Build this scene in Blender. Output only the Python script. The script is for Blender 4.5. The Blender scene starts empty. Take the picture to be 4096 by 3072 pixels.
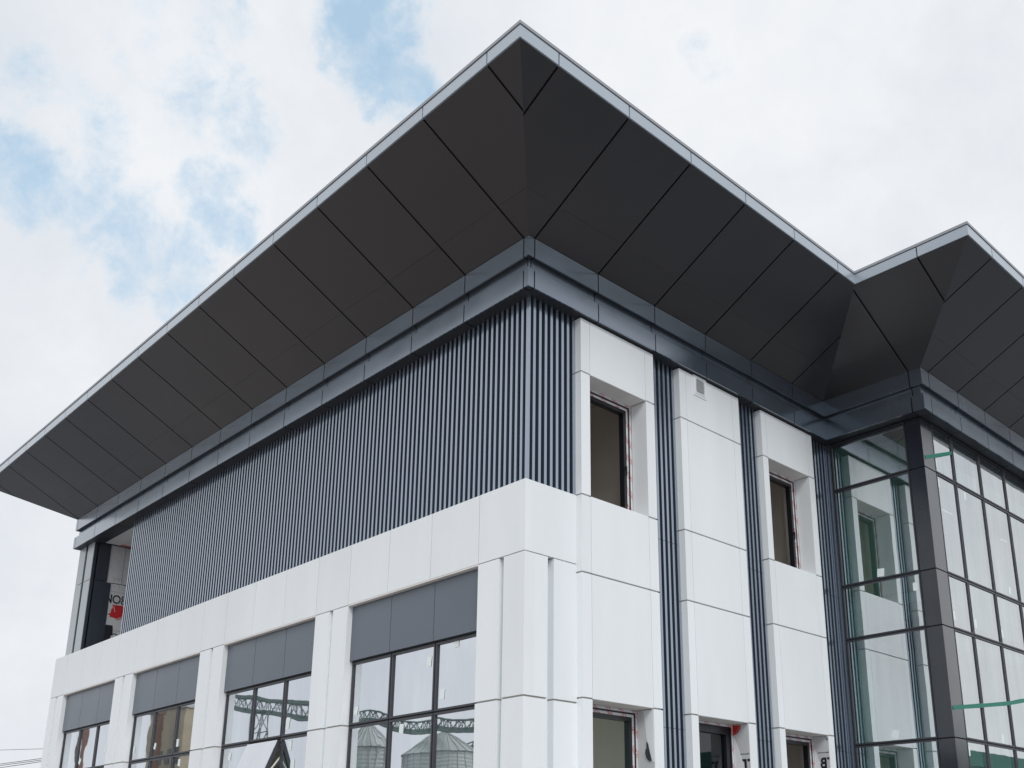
import bpy, bmesh, math, random
from mathutils import Vector, Matrix
random.seed(7)
S = bpy.context.scene
COL = S.collection
DZ = -0.6                       # plan heights are written from a datum 0.6 m below the ground

# ------------------------------------------------------------------ camera
cam_d = bpy.data.cameras.new('camera'); cam = bpy.data.objects.new('camera', cam_d); COL.objects.link(cam)
D = Vector((-0.684994, 0.669992, 0.286171)); R = Vector((0.699202, 0.714924, -0.000154)); U = Vector((0.204693, -0.199986, 0.958179))
M = Matrix.Identity(4)
for i in range(3):
    M[i][0] = R[i]; M[i][1] = U[i]; M[i][2] = -D[i]
M.translation = Vector((8.22705, -7.43199, 2.19896 + DZ))
cam.matrix_world = M
cam_d.sensor_width = 36; cam_d.lens = 4017.59 / 4096 * 36
cam_d.shift_x = -203.2 / 4096; cam_d.shift_y = 702.8 / 4096
cam_d.clip_end = 3000
S.camera = cam

# ------------------------------------------------------------------ sky and sun
SUN_EL, SUN_AZ = 40.0, -31.0       # degrees; azimuth counted from +x towards +y
W = bpy.data.worlds.new('World'); S.world = W; W.use_nodes = True
wn, wl = W.node_tree.nodes, W.node_tree.links
wn.clear()
def N(nodes, t, **k):
    n = nodes.new(t)
    for a, b in k.items(): setattr(n, a, b)
    return n
out = N(wn, 'ShaderNodeOutputWorld')
sky = N(wn, 'ShaderNodeTexSky', sky_type='NISHITA', sun_disc=False)
sky.sun_elevation = math.radians(SUN_EL); sky.sun_rotation = math.radians(90 - SUN_AZ)
bg1 = N(wn, 'ShaderNodeBackground'); bg1.inputs[1].default_value = 0.15
bg2 = N(wn, 'ShaderNodeBackground'); bg2.inputs[1].default_value = 1.0
mixw = N(wn, 'ShaderNodeMixShader')
tc = N(wn, 'ShaderNodeTexCoord')
nrm = N(wn, 'ShaderNodeVectorMath', operation='NORMALIZE'); wl.new(tc.outputs['Generated'], nrm.inputs[0])
def wnoise(scale, detail, rough, dist=0.0):
    n = N(wn, 'ShaderNodeTexNoise'); n.inputs['Scale'].default_value = scale; n.inputs['Detail'].default_value = detail
    n.inputs['Roughness'].default_value = rough; n.inputs['Distortion'].default_value = dist
    wl.new(nrm.outputs[0], n.inputs['Vector']); return n
def wmath(op, a, b=None, c=None, clamp=False):
    n = N(wn, 'ShaderNodeMath', operation=op, use_clamp=clamp)
    for i, v in enumerate((a, b, c)):
        if v is None: continue
        if hasattr(v, 'links'): wl.new(v, n.inputs[i])
        else: n.inputs[i].default_value = v
    return n.outputs[0]
n_big = wnoise(5.5, 10, 0.58, 0.1); n_fine = wnoise(15, 10, 0.68, 0.25); n_wisp = wnoise(9, 8, 0.62)
# directions in which the cloud sheet thins and blue shows through
gaps = [((-0.6177, 0.376, 0.6907), 0.060, 1.2), ((-0.6279, 0.4086, 0.6624), 0.055, 1.25), ((-0.6319, 0.3815, 0.6746), 0.055, 1.15),
        ((-0.6939, 0.2687, 0.6681), 0.055, .55), ((-0.7636, 0.1927, 0.6163), 0.075, .62), ((-0.8268, 0.178, 0.5336), 0.055, .8),
        ((-0.7773, 0.3078, 0.5488), 0.045, .7), ((-0.817, 0.2755, 0.5066), 0.065, .95), ((-0.8116, 0.3159, 0.4915), 0.045, .95),
        ((-0.718, 0.3332, 0.6111), 0.05, .65), ((-0.4496, 0.5724, 0.6857), 0.085, .22), ((-0.627, 0.4248, 0.653), 0.04, .8),
        ((-0.8183, 0.2065, 0.5365), 0.06, .6), ((-0.7309, 0.2234, 0.6449), 0.07, .42), ((-0.7468, 0.2505, 0.6161), 0.07, .45)]
wob = N(wn, 'ShaderNodeVectorMath', operation='SCALE'); wl.new(n_wisp.outputs['Color'], wob.inputs[0]); wob.inputs['Scale'].default_value = 0.15
wadd = N(wn, 'ShaderNodeVectorMath', operation='ADD'); wl.new(nrm.outputs[0], wadd.inputs[0]); wl.new(wob.outputs[0], wadd.inputs[1])
wsub = N(wn, 'ShaderNodeVectorMath', operation='SUBTRACT'); wl.new(wadd.outputs[0], wsub.inputs[0]); wsub.inputs[1].default_value = (0.075, 0.075, 0.075)
acc = None
for dvec, rad, w in gaps:
    dn = N(wn, 'ShaderNodeVectorMath', operation='DISTANCE'); wl.new(wsub.outputs[0], dn.inputs[0]); dn.inputs[1].default_value = dvec
    mr = N(wn, 'ShaderNodeMapRange', interpolation_type='SMOOTHERSTEP'); wl.new(dn.outputs['Value'], mr.inputs[0])
    mr.inputs[1].default_value = 0.0; mr.inputs[2].default_value = rad * 1.45; mr.inputs[3].default_value = w; mr.inputs[4].default_value = 0.0
    acc = mr.outputs[0] if acc is None else wmath('MAXIMUM', acc, mr.outputs[0])
mix_n = wmath('ADD', wmath('MULTIPLY', n_big.outputs['Fac'], 0.55), wmath('MULTIPLY', n_fine.outputs['Fac'], 0.45))
thin = wmath('ADD', wmath('MULTIPLY', acc, 1.6), wmath('MULTIPLY', wmath('SUBTRACT', mix_n, 0.5), 6.5))
blue = N(wn, 'ShaderNodeMapRange', interpolation_type='SMOOTHSTEP'); wl.new(thin, blue.inputs[0])
blue.inputs[1].default_value = 0.25; blue.inputs[2].default_value = 1.95; blue.inputs[3].default_value = 0; blue.inputs[4].default_value = 1.0
fac = wmath('MULTIPLY', blue.outputs[0], wmath('GREATER_THAN', acc, 0.0001))
n_soft = wnoise(3.2, 7, 0.55)
cr = N(wn, 'ShaderNodeValToRGB'); wl.new(wmath('ADD', wmath('MULTIPLY', n_soft.outputs['Fac'], 0.75), wmath('MULTIPLY', n_fine.outputs['Fac'], 0.25)), cr.inputs[0])
cr.color_ramp.elements[0].position = 0.36; cr.color_ramp.elements[0].color = (0.745, 0.785, 0.84, 1)
cr.color_ramp.elements[1].position = 0.62; cr.color_ramp.elements[1].color = (0.90, 0.918, 0.945, 1)
veil = N(wn, 'ShaderNodeMixRGB'); wl.new(fac, veil.inputs[0]); wl.new(cr.outputs[0], veil.inputs[1]); veil.inputs[2].default_value = (0.57, 0.79, 0.98, 1)
wl.new(veil.outputs[0], bg2.inputs[0])
tint = N(wn, 'ShaderNodeMixRGB', blend_type='MULTIPLY'); tint.inputs[0].default_value = 1; wl.new(sky.outputs[0], tint.inputs[1]); tint.inputs[2].default_value = (1.0, 1.0, 0.95, 1)
wl.new(tint.outputs[0], bg1.inputs[0])
wl.new(wmath('MULTIPLY', fac, 0.33), mixw.inputs[0]); wl.new(bg2.outputs[0], mixw.inputs[1]); wl.new(bg1.outputs[0], mixw.inputs[2]); wl.new(mixw.outputs[0], out.inputs[0])

sd = bpy.data.lights.new('sun', 'SUN'); sun = bpy.data.objects.new('sun', sd); COL.objects.link(sun)
sd.energy = 1.5; sd.angle = math.radians(28); sd.color = (1, 0.975, 0.94)
el, az = math.radians(SUN_EL), math.radians(SUN_AZ)
sun.rotation_euler = Vector((math.cos(el) * math.cos(az), math.cos(el) * math.sin(az), math.sin(el))).to_track_quat('Z', 'Y').to_euler()
sun.location = (20, -20, 30)
S.view_settings.view_transform = 'Standard'; S.view_settings.look = 'None'; S.view_settings.exposure = 0; S.view_settings.gamma = 1
S.render.engine = 'CYCLES'
S.cycles.max_bounces = 8; S.cycles.diffuse_bounces = 4; S.cycles.glossy_bounces = 4; S.cycles.transparent_max_bounces = 12

# ------------------------------------------------------------------ materials
def mat(name, col, rough=.5, metal=0, coat=0, noise=0, nscale=3, bump=0, bscale=40, spec=.5, streak=0, cior=1.5, crough=.18, island=0):
    m = bpy.data.materials.new(name); m.use_nodes = True
    n, l = m.node_tree.nodes, m.node_tree.links
    b = n['Principled BSDF']
    b.inputs['Roughness'].default_value = rough; b.inputs['Metallic'].default_value = metal
    b.inputs['Coat Weight'].default_value = coat; b.inputs['Coat Roughness'].default_value = crough; b.inputs['Coat IOR'].default_value = cior
    b.inputs['Specular IOR Level'].default_value = spec
    b.inputs['Base Color'].default_value = (*col, 1)
    t = n.new('ShaderNodeTexCoord')
    if noise:
        x = n.new('ShaderNodeTexNoise'); x.inputs['Scale'].default_value = nscale; x.inputs['Detail'].default_value = 6; x.inputs['Roughness'].default_value = .6
        if streak:
            mp = n.new('ShaderNodeMapping'); mp.inputs['Scale'].default_value = (1, 1, 1 / streak); l.new(t.outputs['Object'], mp.inputs[0]); l.new(mp.outputs[0], x.inputs['Vector'])
        else: l.new(t.outputs['Object'], x.inputs['Vector'])
        r = n.new('ShaderNodeMapRange'); l.new(x.outputs['Fac'], r.inputs[0]); r.inputs[1].default_value = .3; r.inputs[2].default_value = .7
        r.inputs[3].default_value = 1 - noise; r.inputs[4].default_value = 1 + noise
        mx = n.new('ShaderNodeVectorMath'); mx.operation = 'SCALE'; mx.inputs[0].default_value = col; l.new(r.outputs[0], mx.inputs['Scale'])
        last = mx.outputs[0]
        if island:                                   # each sheet comes from the factory a shade apart
            ge = n.new('ShaderNodeNewGeometry'); ri = n.new('ShaderNodeMapRange'); l.new(ge.outputs['Random Per Island'], ri.inputs[0])
            ri.inputs[3].default_value = 1 - island; ri.inputs[4].default_value = 1 + island
            m2 = n.new('ShaderNodeVectorMath'); m2.operation = 'SCALE'; l.new(last, m2.inputs[0]); l.new(ri.outputs[0], m2.inputs['Scale']); last = m2.outputs[0]
        l.new(last, b.inputs['Base Color'])
        r2 = n.new('ShaderNodeMapRange'); l.new(x.outputs['Fac'], r2.inputs[0]); r2.inputs[1].default_value = .3; r2.inputs[2].default_value = .7
        r2.inputs[3].default_value = max(.05, rough - .08); r2.inputs[4].default_value = min(1, rough + .08); l.new(r2.outputs[0], b.inputs['Roughness'])
    if bump:
        y = n.new('ShaderNodeTexNoise'); y.inputs['Scale'].default_value = bscale; y.inputs['Detail'].default_value = 3; l.new(t.outputs['Object'], y.inputs['Vector'])
        bp = n.new('ShaderNodeBump'); bp.inputs['Distance'].default_value = bump; bp.inputs['Strength'].default_value = 1; l.new(y.outputs['Fac'], bp.inputs['Height']); l.new(bp.outputs[0], b.inputs['Normal'])
    return m
M_white = mat('white_panel', (.83, .87, .895), .38, noise=.035, island=.028, nscale=1.3, bump=.0012, bscale=1.6, streak=4)
M_band = mat('blue_grey_panel', (.190, .232, .285), .20, metal=.74, coat=.9, cior=1.6, crough=.14, noise=.06, island=.05, nscale=1.2, bump=.0005, bscale=1.3)
M_ridge = mat('ribbed_sheet', (.300, .355, .435), .26, metal=.70, coat=1, cior=1.7, crough=.22, noise=.06, nscale=2.2, streak=8)
M_fascia = mat('silver_blue_fascia', (.34, .40, .465), .33, coat=.8, cior=1.8, noise=.05, island=.04, nscale=1.0, bump=.001, bscale=1.1)
M_coping = mat('grey_coping', (.30, .32, .345), .45, noise=.05)
M_soffit = mat('soffit_panel', (.0285, .0262, .0292), .42, coat=.55, cior=1.5, crough=.22, noise=.10, island=.05, nscale=.9, bump=.0016, bscale=1.4)
M_black = mat('black_void', (.008, .009, .011), .7)
M_frame = mat('dark_window_frame', (.042, .045, .057), .35, noise=.1)
M_spandrel = mat('grey_spandrel', (.102, .126, .158), .33, coat=.25, noise=.08, island=.05, nscale=.8)
M_grout = mat('joint_sealant', (.40, .385, .35), .8)
M_lintel = mat('lintel_soffit', (.84, .82, .78), .55, noise=.05)
M_plaster = mat('interior_plaster', (.80, .75, .69), .9, noise=.04, nscale=1.5)
M_inwhite = mat('interior_white', (.72, .74, .73), .85, noise=.05, nscale=1.2)
M_sash = mat('black_sash', (.012, .013, .017), .3)
M_undershade = mat('shaded_underside', (.028, .032, .040), .5)  # shade under the cornice bands put into the colour; same panel otherwise
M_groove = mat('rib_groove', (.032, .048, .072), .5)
M_post = mat('post_cladding', (.013, .017, .026), .2, coat=.9, noise=.08)
M_film = mat('insulation_film', (.60, .62, .64), .5, noise=.06, nscale=4, bump=.004, bscale=6)
M_ink = mat('black_print', (.012, .014, .022), .5)
M_red = mat('red_print', (.55, .02, .025), .5)
M_dkclad = mat('dark_pier_panel', (.030, .040, .055), .4, coat=.2)
M_ltclad = mat('light_pier_panel', (.42, .47, .50), .35, coat=.2, noise=.04)
M_conc = mat('concrete', (.34, .33, .31), .9, noise=.12, nscale=.7)
M_ground = mat('yard_ground', (.345, .318, .308), .95, noise=.18, nscale=.15)
M_asph = mat('asphalt', (.19, .21, .235), .9, noise=.1, nscale=.5)
M_silo = mat('galvanised_silo', (.46, .50, .49), .5, metal=.25, noise=.1, nscale=.4)
M_gantry = mat('gantry_steel', (.15, .205, .195), .6)
M_brick = mat('brick', (.20, .125, .10), .9, noise=.25, nscale=3)
M_yellow = mat('ochre_render', (.40, .35, .26), .9, noise=.15, nscale=.4)
M_greens = mat('green_sheet', (.03, .16, .12), .5)
M_cable = mat('cable', (.12, .12, .13), .6)
M_paper = mat('paper_sticker', (.80, .88, .88), .6)
M_wood = mat('pale_aluminium', (.62, .60, .55), .5)
def glass(name, tint, refl, rcol, lo, wave, dust=.04):
    m = bpy.data.materials.new(name); m.use_nodes = True
    n, l = m.node_tree.nodes, m.node_tree.links; n.clear()
    o = n.new('ShaderNodeOutputMaterial'); mx = n.new('ShaderNodeMixShader'); tr = n.new('ShaderNodeBsdfTransparent'); gl = n.new('ShaderNodeBsdfGlossy')
    gl.inputs['Roughness'].default_value = .012; gl.inputs['Color'].default_value = (*rcol, 1); tr.inputs['Color'].default_value = (*tint, 1)
    t = n.new('ShaderNodeTexCoord'); x = n.new('ShaderNodeTexNoise'); x.inputs['Scale'].default_value = 1.9; x.inputs['Detail'].default_value = 1.5; l.new(t.outputs['Object'], x.inputs['Vector'])
    bp = n.new('ShaderNodeBump'); bp.inputs['Distance'].default_value = wave; bp.inputs['Strength'].default_value = 1; l.new(x.outputs['Fac'], bp.inputs['Height']); l.new(bp.outputs[0], gl.inputs['Normal'])
    mp = n.new('ShaderNodeMapping'); mp.inputs['Scale'].default_value = (2.2, 2.2, .35); l.new(t.outputs['Object'], mp.inputs[0])
    du = n.new('ShaderNodeTexNoise'); du.inputs['Scale'].default_value = 1.6; du.inputs['Detail'].default_value = 5; du.inputs['Roughness'].default_value = .65; l.new(mp.outputs[0], du.inputs['Vector'])
    dr = n.new('ShaderNodeMapRange'); l.new(du.outputs['Fac'], dr.inputs[0]); dr.inputs[1].default_value = .3; dr.inputs[2].default_value = .7; dr.inputs[3].default_value = 1 - dust; dr.inputs[4].default_value = 1 + dust * .6
    ds = n.new('ShaderNodeVectorMath'); ds.operation = 'SCALE'; ds.inputs[0].default_value = rcol; l.new(dr.outputs[0], ds.inputs['Scale']); l.new(ds.outputs[0], gl.inputs['Color'])
    lw = n.new('ShaderNodeLayerWeight'); lw.inputs['Blend'].default_value = .5
    pw = n.new('ShaderNodeMath'); pw.operation = 'POWER'; l.new(lw.outputs['Facing'], pw.inputs[0]); pw.inputs[1].default_value = 2.2
    mr = n.new('ShaderNodeMapRange'); l.new(pw.outputs[0], mr.inputs[0]); mr.inputs[3].default_value = lo; mr.inputs[4].default_value = refl
    ge = n.new('ShaderNodeNewGeometry'); inv = n.new('ShaderNodeMath'); inv.operation = 'SUBTRACT'; inv.inputs[0].default_value = 1; l.new(ge.outputs['Backfacing'], inv.inputs[1])
    ml = n.new('ShaderNodeMath'); ml.operation = 'MULTIPLY'; l.new(mr.outputs[0], ml.inputs[0]); l.new(inv.outputs[0], ml.inputs[1])
    l.new(ml.outputs[0], mx.inputs[0]); l.new(tr.outputs[0], mx.inputs[1]); l.new(gl.outputs[0], mx.inputs[2]); l.new(mx.outputs[0], o.inputs[0])
    return m
M_glass = glass('coated_window_glass', (.50, .66, .62), .97, (.84, .86, .90), .80, .0006, .05)
M_glassw = glass('curtain_wall_glass', (.76, .955, .925), .66, (.90, .925, .94), .68, .0005, .08)
M_glassd = glass('dark_window_glass', (.45, .5, .5), .5, (.5, .52, .55), .10, .0004)
def tape_mat(name, tint=1.0):
    m = mat(name, (.75, .75, .76), .5); n, l = m.node_tree.nodes, m.node_tree.links; b = n['Principled BSDF']
    t = n.new('ShaderNodeTexCoord'); sp = n.new('ShaderNodeSeparateXYZ'); l.new(t.outputs['Object'], sp.inputs[0])
    a = n.new('ShaderNodeMath'); a.operation = 'ADD'; l.new(sp.outputs['Y'], a.inputs[0]); l.new(sp.outputs['Z'], a.inputs[1])
    def mm(op, x, v=None):
        q = n.new('ShaderNodeMath'); q.operation = op; l.new(x, q.inputs[0])
        if v is not None: q.inputs[1].default_value = v
        return q.outputs[0]
    f = mm('FRACT', mm('MULTIPLY', a.outputs[0], 4.1)); g = mm('LESS_THAN', f, .42)
    x = n.new('ShaderNodeTexNoise'); x.inputs['Scale'].default_value = 70; x.inputs['Detail'].default_value = 2; l.new(t.outputs['Object'], x.inputs['Vector'])
    h = mm('GREATER_THAN', x.outputs['Fac'], .525)
    k = n.new('ShaderNodeMath'); k.operation = 'MULTIPLY'; l.new(g, k.inputs[0]); l.new(h, k.inputs[1])
    c = n.new('ShaderNodeMixRGB'); l.new(k.outputs[0], c.inputs[0]); c.inputs[1].default_value = (.70, .70, .72, 1); c.inputs[2].default_value = (.50, .07, .07, 1)
    l.new(c.outputs[0], b.inputs['Base Color']); return m
M_tape = tape_mat('printed_protective_tape')
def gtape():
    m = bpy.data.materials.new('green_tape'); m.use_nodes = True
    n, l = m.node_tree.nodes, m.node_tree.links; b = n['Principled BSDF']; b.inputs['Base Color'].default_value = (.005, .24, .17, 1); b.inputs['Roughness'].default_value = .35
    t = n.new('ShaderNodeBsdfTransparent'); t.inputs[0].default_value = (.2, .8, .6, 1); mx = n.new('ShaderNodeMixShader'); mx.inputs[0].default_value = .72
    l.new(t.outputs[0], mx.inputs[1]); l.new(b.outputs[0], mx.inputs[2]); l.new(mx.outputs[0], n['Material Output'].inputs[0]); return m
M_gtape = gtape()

# ------------------------------------------------------------------ mesh helpers
class MB:
    def __init__(s): s.v = []; s.f = []; s.mi = []
    def add(s, vs, fs, mi=0):
        b = len(s.v); s.v += [(p[0], p[1], p[2] + DZ) for p in vs]; s.f += [tuple(b + i for i in f) for f in fs]; s.mi += [mi] * len(fs)
    def box(s, x0, x1, y0, y1, z0, z1, mi=0):
        x0, x1 = sorted((x0, x1)); y0, y1 = sorted((y0, y1)); z0, z1 = sorted((z0, z1))
        v = [(x0, y0, z0), (x1, y0, z0), (x1, y1, z0), (x0, y1, z0), (x0, y0, z1), (x1, y0, z1), (x1, y1, z1), (x0, y1, z1)]
        s.add(v, [(0, 3, 2, 1), (4, 5, 6, 7), (0, 1, 5, 4), (1, 2, 6, 5), (2, 3, 7, 6), (3, 0, 4, 7)], mi)
    def prism(s, poly, zl, zh, mi=0):            # plan polygon, per-vertex low and high z (numbers or lists)
        a = sum(poly[i][0] * poly[(i + 1) % len(poly)][1] - poly[(i + 1) % len(poly)][0] * poly[i][1] for i in range(len(poly)))
        n = len(poly); zl = zl if isinstance(zl, list) else [zl] * n; zh = zh if isinstance(zh, list) else [zh] * n
        if a < 0: poly = poly[::-1]; zl = zl[::-1]; zh = zh[::-1]
        v = [(p[0], p[1], z) for p, z in zip(poly, zl)] + [(p[0], p[1], z) for p, z in zip(poly, zh)]
        s.add(v, [tuple(range(n))[::-1], tuple(range(n, 2 * n))] + [(i, (i + 1) % n, n + (i + 1) % n, n + i) for i in range(n)], mi)
    def tube(s, pts, r, n=8, mi=0):
        rings = []
        for i, p in enumerate(pts):
            p = Vector(p); t = (Vector(pts[min(i + 1, len(pts) - 1)]) - Vector(pts[max(i - 1, 0)])).normalized()
            a = t.orthogonal().normalized(); b = t.cross(a); rr = r[i] if isinstance(r, (list, tuple)) else r
            rings.append([p + a * rr * math.cos(2 * math.pi * k / n) + b * rr * math.sin(2 * math.pi * k / n) for k in range(n)])
        v = [q for g in rings for q in g]; f = []
        for i in range(len(pts) - 1):
            for k in range(n): f.append((i * n + k, i * n + (k + 1) % n, (i + 1) * n + (k + 1) % n, (i + 1) * n + k))
        f.append(tuple(range(n))[::-1]); f.append(tuple(range((len(pts) - 1) * n, len(pts) * n)))
        s.add(v, f, mi)
    def build(s, name, mats, parent=None, smooth=False, label=None, bevel=0):
        me = bpy.data.meshes.new(name); me.from_pydata(s.v, [], s.f)
        for m in (mats if isinstance(mats, (list, tuple)) else [mats]): me.materials.append(m)
        for p, i in zip(me.polygons, s.mi): p.material_index = i; p.use_smooth = smooth
        me.update(); o = bpy.data.objects.new(name, me); COL.objects.link(o)
        if parent:
            o.parent = parent
            if parent.type == 'EMPTY': o.location = -parent.location
        if label: o['label'] = label
        if bevel:
            b = o.modifiers.new('edge', 'BEVEL'); b.width = bevel; b.segments = 2; b.limit_method = 'ANGLE'; b.angle_limit = .7
        return o
def empty(name, loc, label, cat, group=None):
    o = bpy.data.objects.new(name, None); COL.objects.link(o); o.location = loc; o.empty_display_size = .3
    o['label'] = label; o['category'] = cat
    if group: o['group'] = group
    return o
def tag(o, label, cat, group=None):
    o['label'] = label; o['category'] = cat
    if group: o['group'] = group
    return o

# ------------------------------------------------------------------ setting: ground
g = MB(); g.box(-1200, 1200, -1200, 1200, .3, .6); go = g.build('ground', M_ground); go['kind'] = 'structure'
g = MB(); g.box(2.6, 38, -3.0, 140, .6, .606); po_ = g.build('added_asphalt_yard', M_asph); po_['kind'] = 'structure'  # unseen asphalt, added so the right soffit picks up darker, bluer bounce
g = MB(); g.box(-300, -26, -55, 200, .6, .606); po_ = g.build('added_asphalt_road', M_asph); po_['kind'] = 'structure'  # unseen asphalt, added to darken and cool the far-left soffit

# ------------------------------------------------------------------ the office building
B = empty('office_building', (-7.5, 4.0, 0), 'white and dark blue grey office block with deep roof overhang and glazed corner wing', 'office building')
# faces: L = long facade (plane y=0, s runs left), R = right facade (plane x=0, s runs back), S = side glazing of the wing, F = front glazing of the wing
GY, GX = 6.859, 1.721
def fb(mb, face, s0, s1, d0, d1, z0, z1, mi=0):
    if face == 'L': mb.box(-s0, -s1, -d0, -d1, z0, z1, mi)
    elif face == 'R': mb.box(d0, d1, s0, s1, z0, z1, mi)
    elif face == 'S': mb.box(s0, s1, GY - d0, GY - d1, z0, z1, mi)
    elif face == 'F': mb.box(GX + d0, GX + d1, s0, s1, z0, z1, mi)

# ---- roof edge, bands: everything follows one plan line, offset outwards
PATH = [(-15.15, 13.0), (-15.15, -.147), (.171, -.147), (.171, 6.65), (1.919, 6.65), (1.919, 16.0)]
OUTN = [(-1, 0), (0, -1), (1, 0), (0, -1), (1, 0)]
def line_at(off):
    pts = []
    for i, p in enumerate(PATH):
        a = OUTN[max(i - 1, 0)]; b = OUTN[min(i, len(OUTN) - 1)]
        if a == b: pts.append((p[0] + a[0] * off, p[1] + a[1] * off))
        else: pts.append((p[0] + (a[0] + b[0]) * off, p[1] + (a[1] + b[1]) * off))
    return pts
def clip(poly, ax, lo, hi):
    for side, lim in ((1, lo), (-1, hi)):
        res = []
        for i in range(len(poly)):
            p, q = poly[i], poly[(i + 1) % len(poly)]
            ip, iq = side * (p[ax] - lim) >= 0, side * (q[ax] - lim) >= 0
            if ip: res.append(p)
            if ip != iq:
                t = (lim - p[ax]) / (q[ax] - p[ax]); res.append((p[0] + t * (q[0] - p[0]), p[1] + t * (q[1] - p[1])))
        poly = res
        if len(poly) < 3: return []
    return poly
CUTS = {0: [1.0 + 1.164 * k for k in range(11)], 1: [.081 - 1.164 * k for k in range(-1, 15)], 2: [-.042 + 1.1485 * k for k in range(-1, 6)], 3: [1.711, 2.78], 4: [5.82] + [6.912 + 1.033 * k for k in range(9)]}
def panels(mb, offa, offb, zl, zh, gap, segs=range(5), mi=0):
    A, Bq = line_at(offa), line_at(offb)
    for i in segs:
        ax = 1 if OUTN[i][0] else 0
        quad = [A[i], A[i + 1], Bq[i + 1], Bq[i]]
        c = sorted(CUTS[i]) if gap else []
        c = [-99] + c + [99]
        for a, b in zip(c[:-1], c[1:]):
            p = clip(quad, ax, a + gap / 2, b - gap / 2)
            if len(p) < 3: continue
            pa = abs(sum(p[j][0] * p[(j + 1) % len(p)][1] - p[(j + 1) % len(p)][0] * p[j][1] for j in range(len(p))))
            if pa < 1e-4: continue
            if callable(zl):
                offs = [((q[0] - PATH[i][0]) * OUTN[i][0] + (q[1] - PATH[i][1]) * OUTN[i][1]) for q in p]
                mb.prism(p, [zl(o) for o in offs], [zh(o) for o in offs], mi)
            else: mb.prism(p, zl, zh, mi)
SO = 1.617
zs = lambda o: 9.671 + .847 / SO * o
m = MB()
SEAM = .44
panels(m, .004, SEAM - .001, lambda o: zs(o), lambda o: zs(o) + .02, .026)
panels(m, SEAM + .001, SO - .02, lambda o: zs(o), lambda o: zs(o) + .02, .026)
roof = MB()
panels(roof, -.02, SO - .035, lambda o: zs(o) + .035, lambda o: zs(o) + .10, 0)
roof.prism([(-16.7, 12.9), (-16.7, -1.7), (1.72, -1.7), (1.72, 5.1), (3.47, 5.1), (3.47, 15.9), (-15, 15.9)], 10.655, 10.679)
roofo = roof.build('roof', M_black, B)
m.build('soffit', M_soffit, roofo)
m = MB(); panels(m, SO - .03, SO, 10.518, 10.672, .018); m.build('fascia', M_fascia, roofo)
m = MB(); panels(m, SO - .30, SO + .010, 10.684, 10.724, 0)
for i in (1, 2, 3, 4): pass
m.build('coping', M_coping, roofo)
# bands under the soffit
m = MB()
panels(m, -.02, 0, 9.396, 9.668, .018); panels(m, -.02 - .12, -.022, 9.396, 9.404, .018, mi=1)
m.build('upper_cornice_band', [M_band, M_undershade], B)
m = MB(); panels(m, -.090, -.070, 9.20, 9.41, .018); m.build('cornice_neck', M_band, B)
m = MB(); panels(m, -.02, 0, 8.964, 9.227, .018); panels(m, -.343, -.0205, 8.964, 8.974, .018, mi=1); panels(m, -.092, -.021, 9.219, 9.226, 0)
m.build('lower_cornice_band', [M_band, M_undershade], B)
m = MB(); panels(m, -.33, -.094, 8.985, 9.70, 0); panels(m, -.093, -.03, 9.42, 9.64, 0); panels(m, -.093, -.03, 8.98, 9.19, 0); m.build('cornice_core', M_black, B)

# ---- load-bearing walls (mostly hidden behind the cladding)
WX = [(.837, 3.686), (4.549, 7.417), (8.286, 11.139), (11.996, 14.848)]
PX = [(0.4, .837), (3.686, 4.549), (7.417, 8.286), (11.139, 11.996), (14.848, 15.60)]
w = MB()
for a, b in PX: w.box(-a, -b, .162, .42, .6, 4.83)
w.box(-.4, -15.6, .165, .42, 4.83, 5.64)
w.box(-.4, -12.16, .10, .42, 5.66, 8.96)
w.box(-15.60, -15.3, .43, 12.9, .6, 8.96)
w.box(-15.0, -.4, 12.6, 12.9, .6, 8.96)
yseg = [(0.17, 1.008, None), (1.008, 2.096, 1), (2.096, 2.989, None), (2.989, 4.09, 2), (4.09, 4.981, None), (4.981, 6.128, 1), (6.128, 7.2, None)]
for a, b, k in yseg:
    if k is None: w.box(-.4, -.19, a, b, .6, 8.98)
    else:
        w.box(-.4, -.19, a, b, .6, 2.32); w.box(-.4, -.19, a, b, 4.0, 6.5)
        w.box(-.4, -.19, a, b, 8.20, 8.98) if k == 1 else w.box(-.4, -.19, a, b, 6.5, 8.98)
walls = w.build('inner_wall', M_plaster, B)
r = MB()
r.box(-15.25, -.42, .45, 12.5, 4.95, 5.45)          # slab between the storeys
r.box(-12.16, -.42, .45, 12.5, 8.70, 8.93)
r.box(-15.25, -.42, .45, 12.5, .605, .70)
for z0, z1 in ((.71, 4.94), (5.46, 8.69)):
    r.box(-2.7, -2.55, .47, 12.4, z0, z1)
    for y in (2.5, 4.52, 6.5): r.box(-2.54, -.43, y, y + .12, z0, z1)
r.build('interior_room', M_plaster, B)

# ---- white piers of the lower storeys
def pier(parts, groove, face='L'):
    m = MB()
    for z0, z1 in ((.61, 3.935), (3.957, 5.620)):
        for s0, s1 in parts: fb(m, face, s0, s1, -.16, 0, z0, z1)
    for s0, s1 in parts: fb(m, face, s0 + .01, s1 - .01, -.158, -.022, 3.935, 3.957, 1)
    for s0, s1 in groove: fb(m, face, s0, s1, -.16, -.11, .61, 5.62)
    return m
for (a, b) in PX[1:]:
    b2 = b if b < 15 else 15.665
    c = a + .386 if b < 15 else a + .36
    pier([(a, c), (c + .096, b2)], [(c, c + .096)]).build('pier', [M_white, M_grout], B)
m = MB()
for z0, z1 in ((.61, 3.935), (3.957, 5.620)):
    m.box(-.366, 0, 0, .16, z0, z1); m.box(-.16, 0, .16, .369, z0, z1); m.box(-.837, -.454, 0, .16, z0, z1); m.box(-.16, 0, .467, .845, z0, z1)
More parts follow.
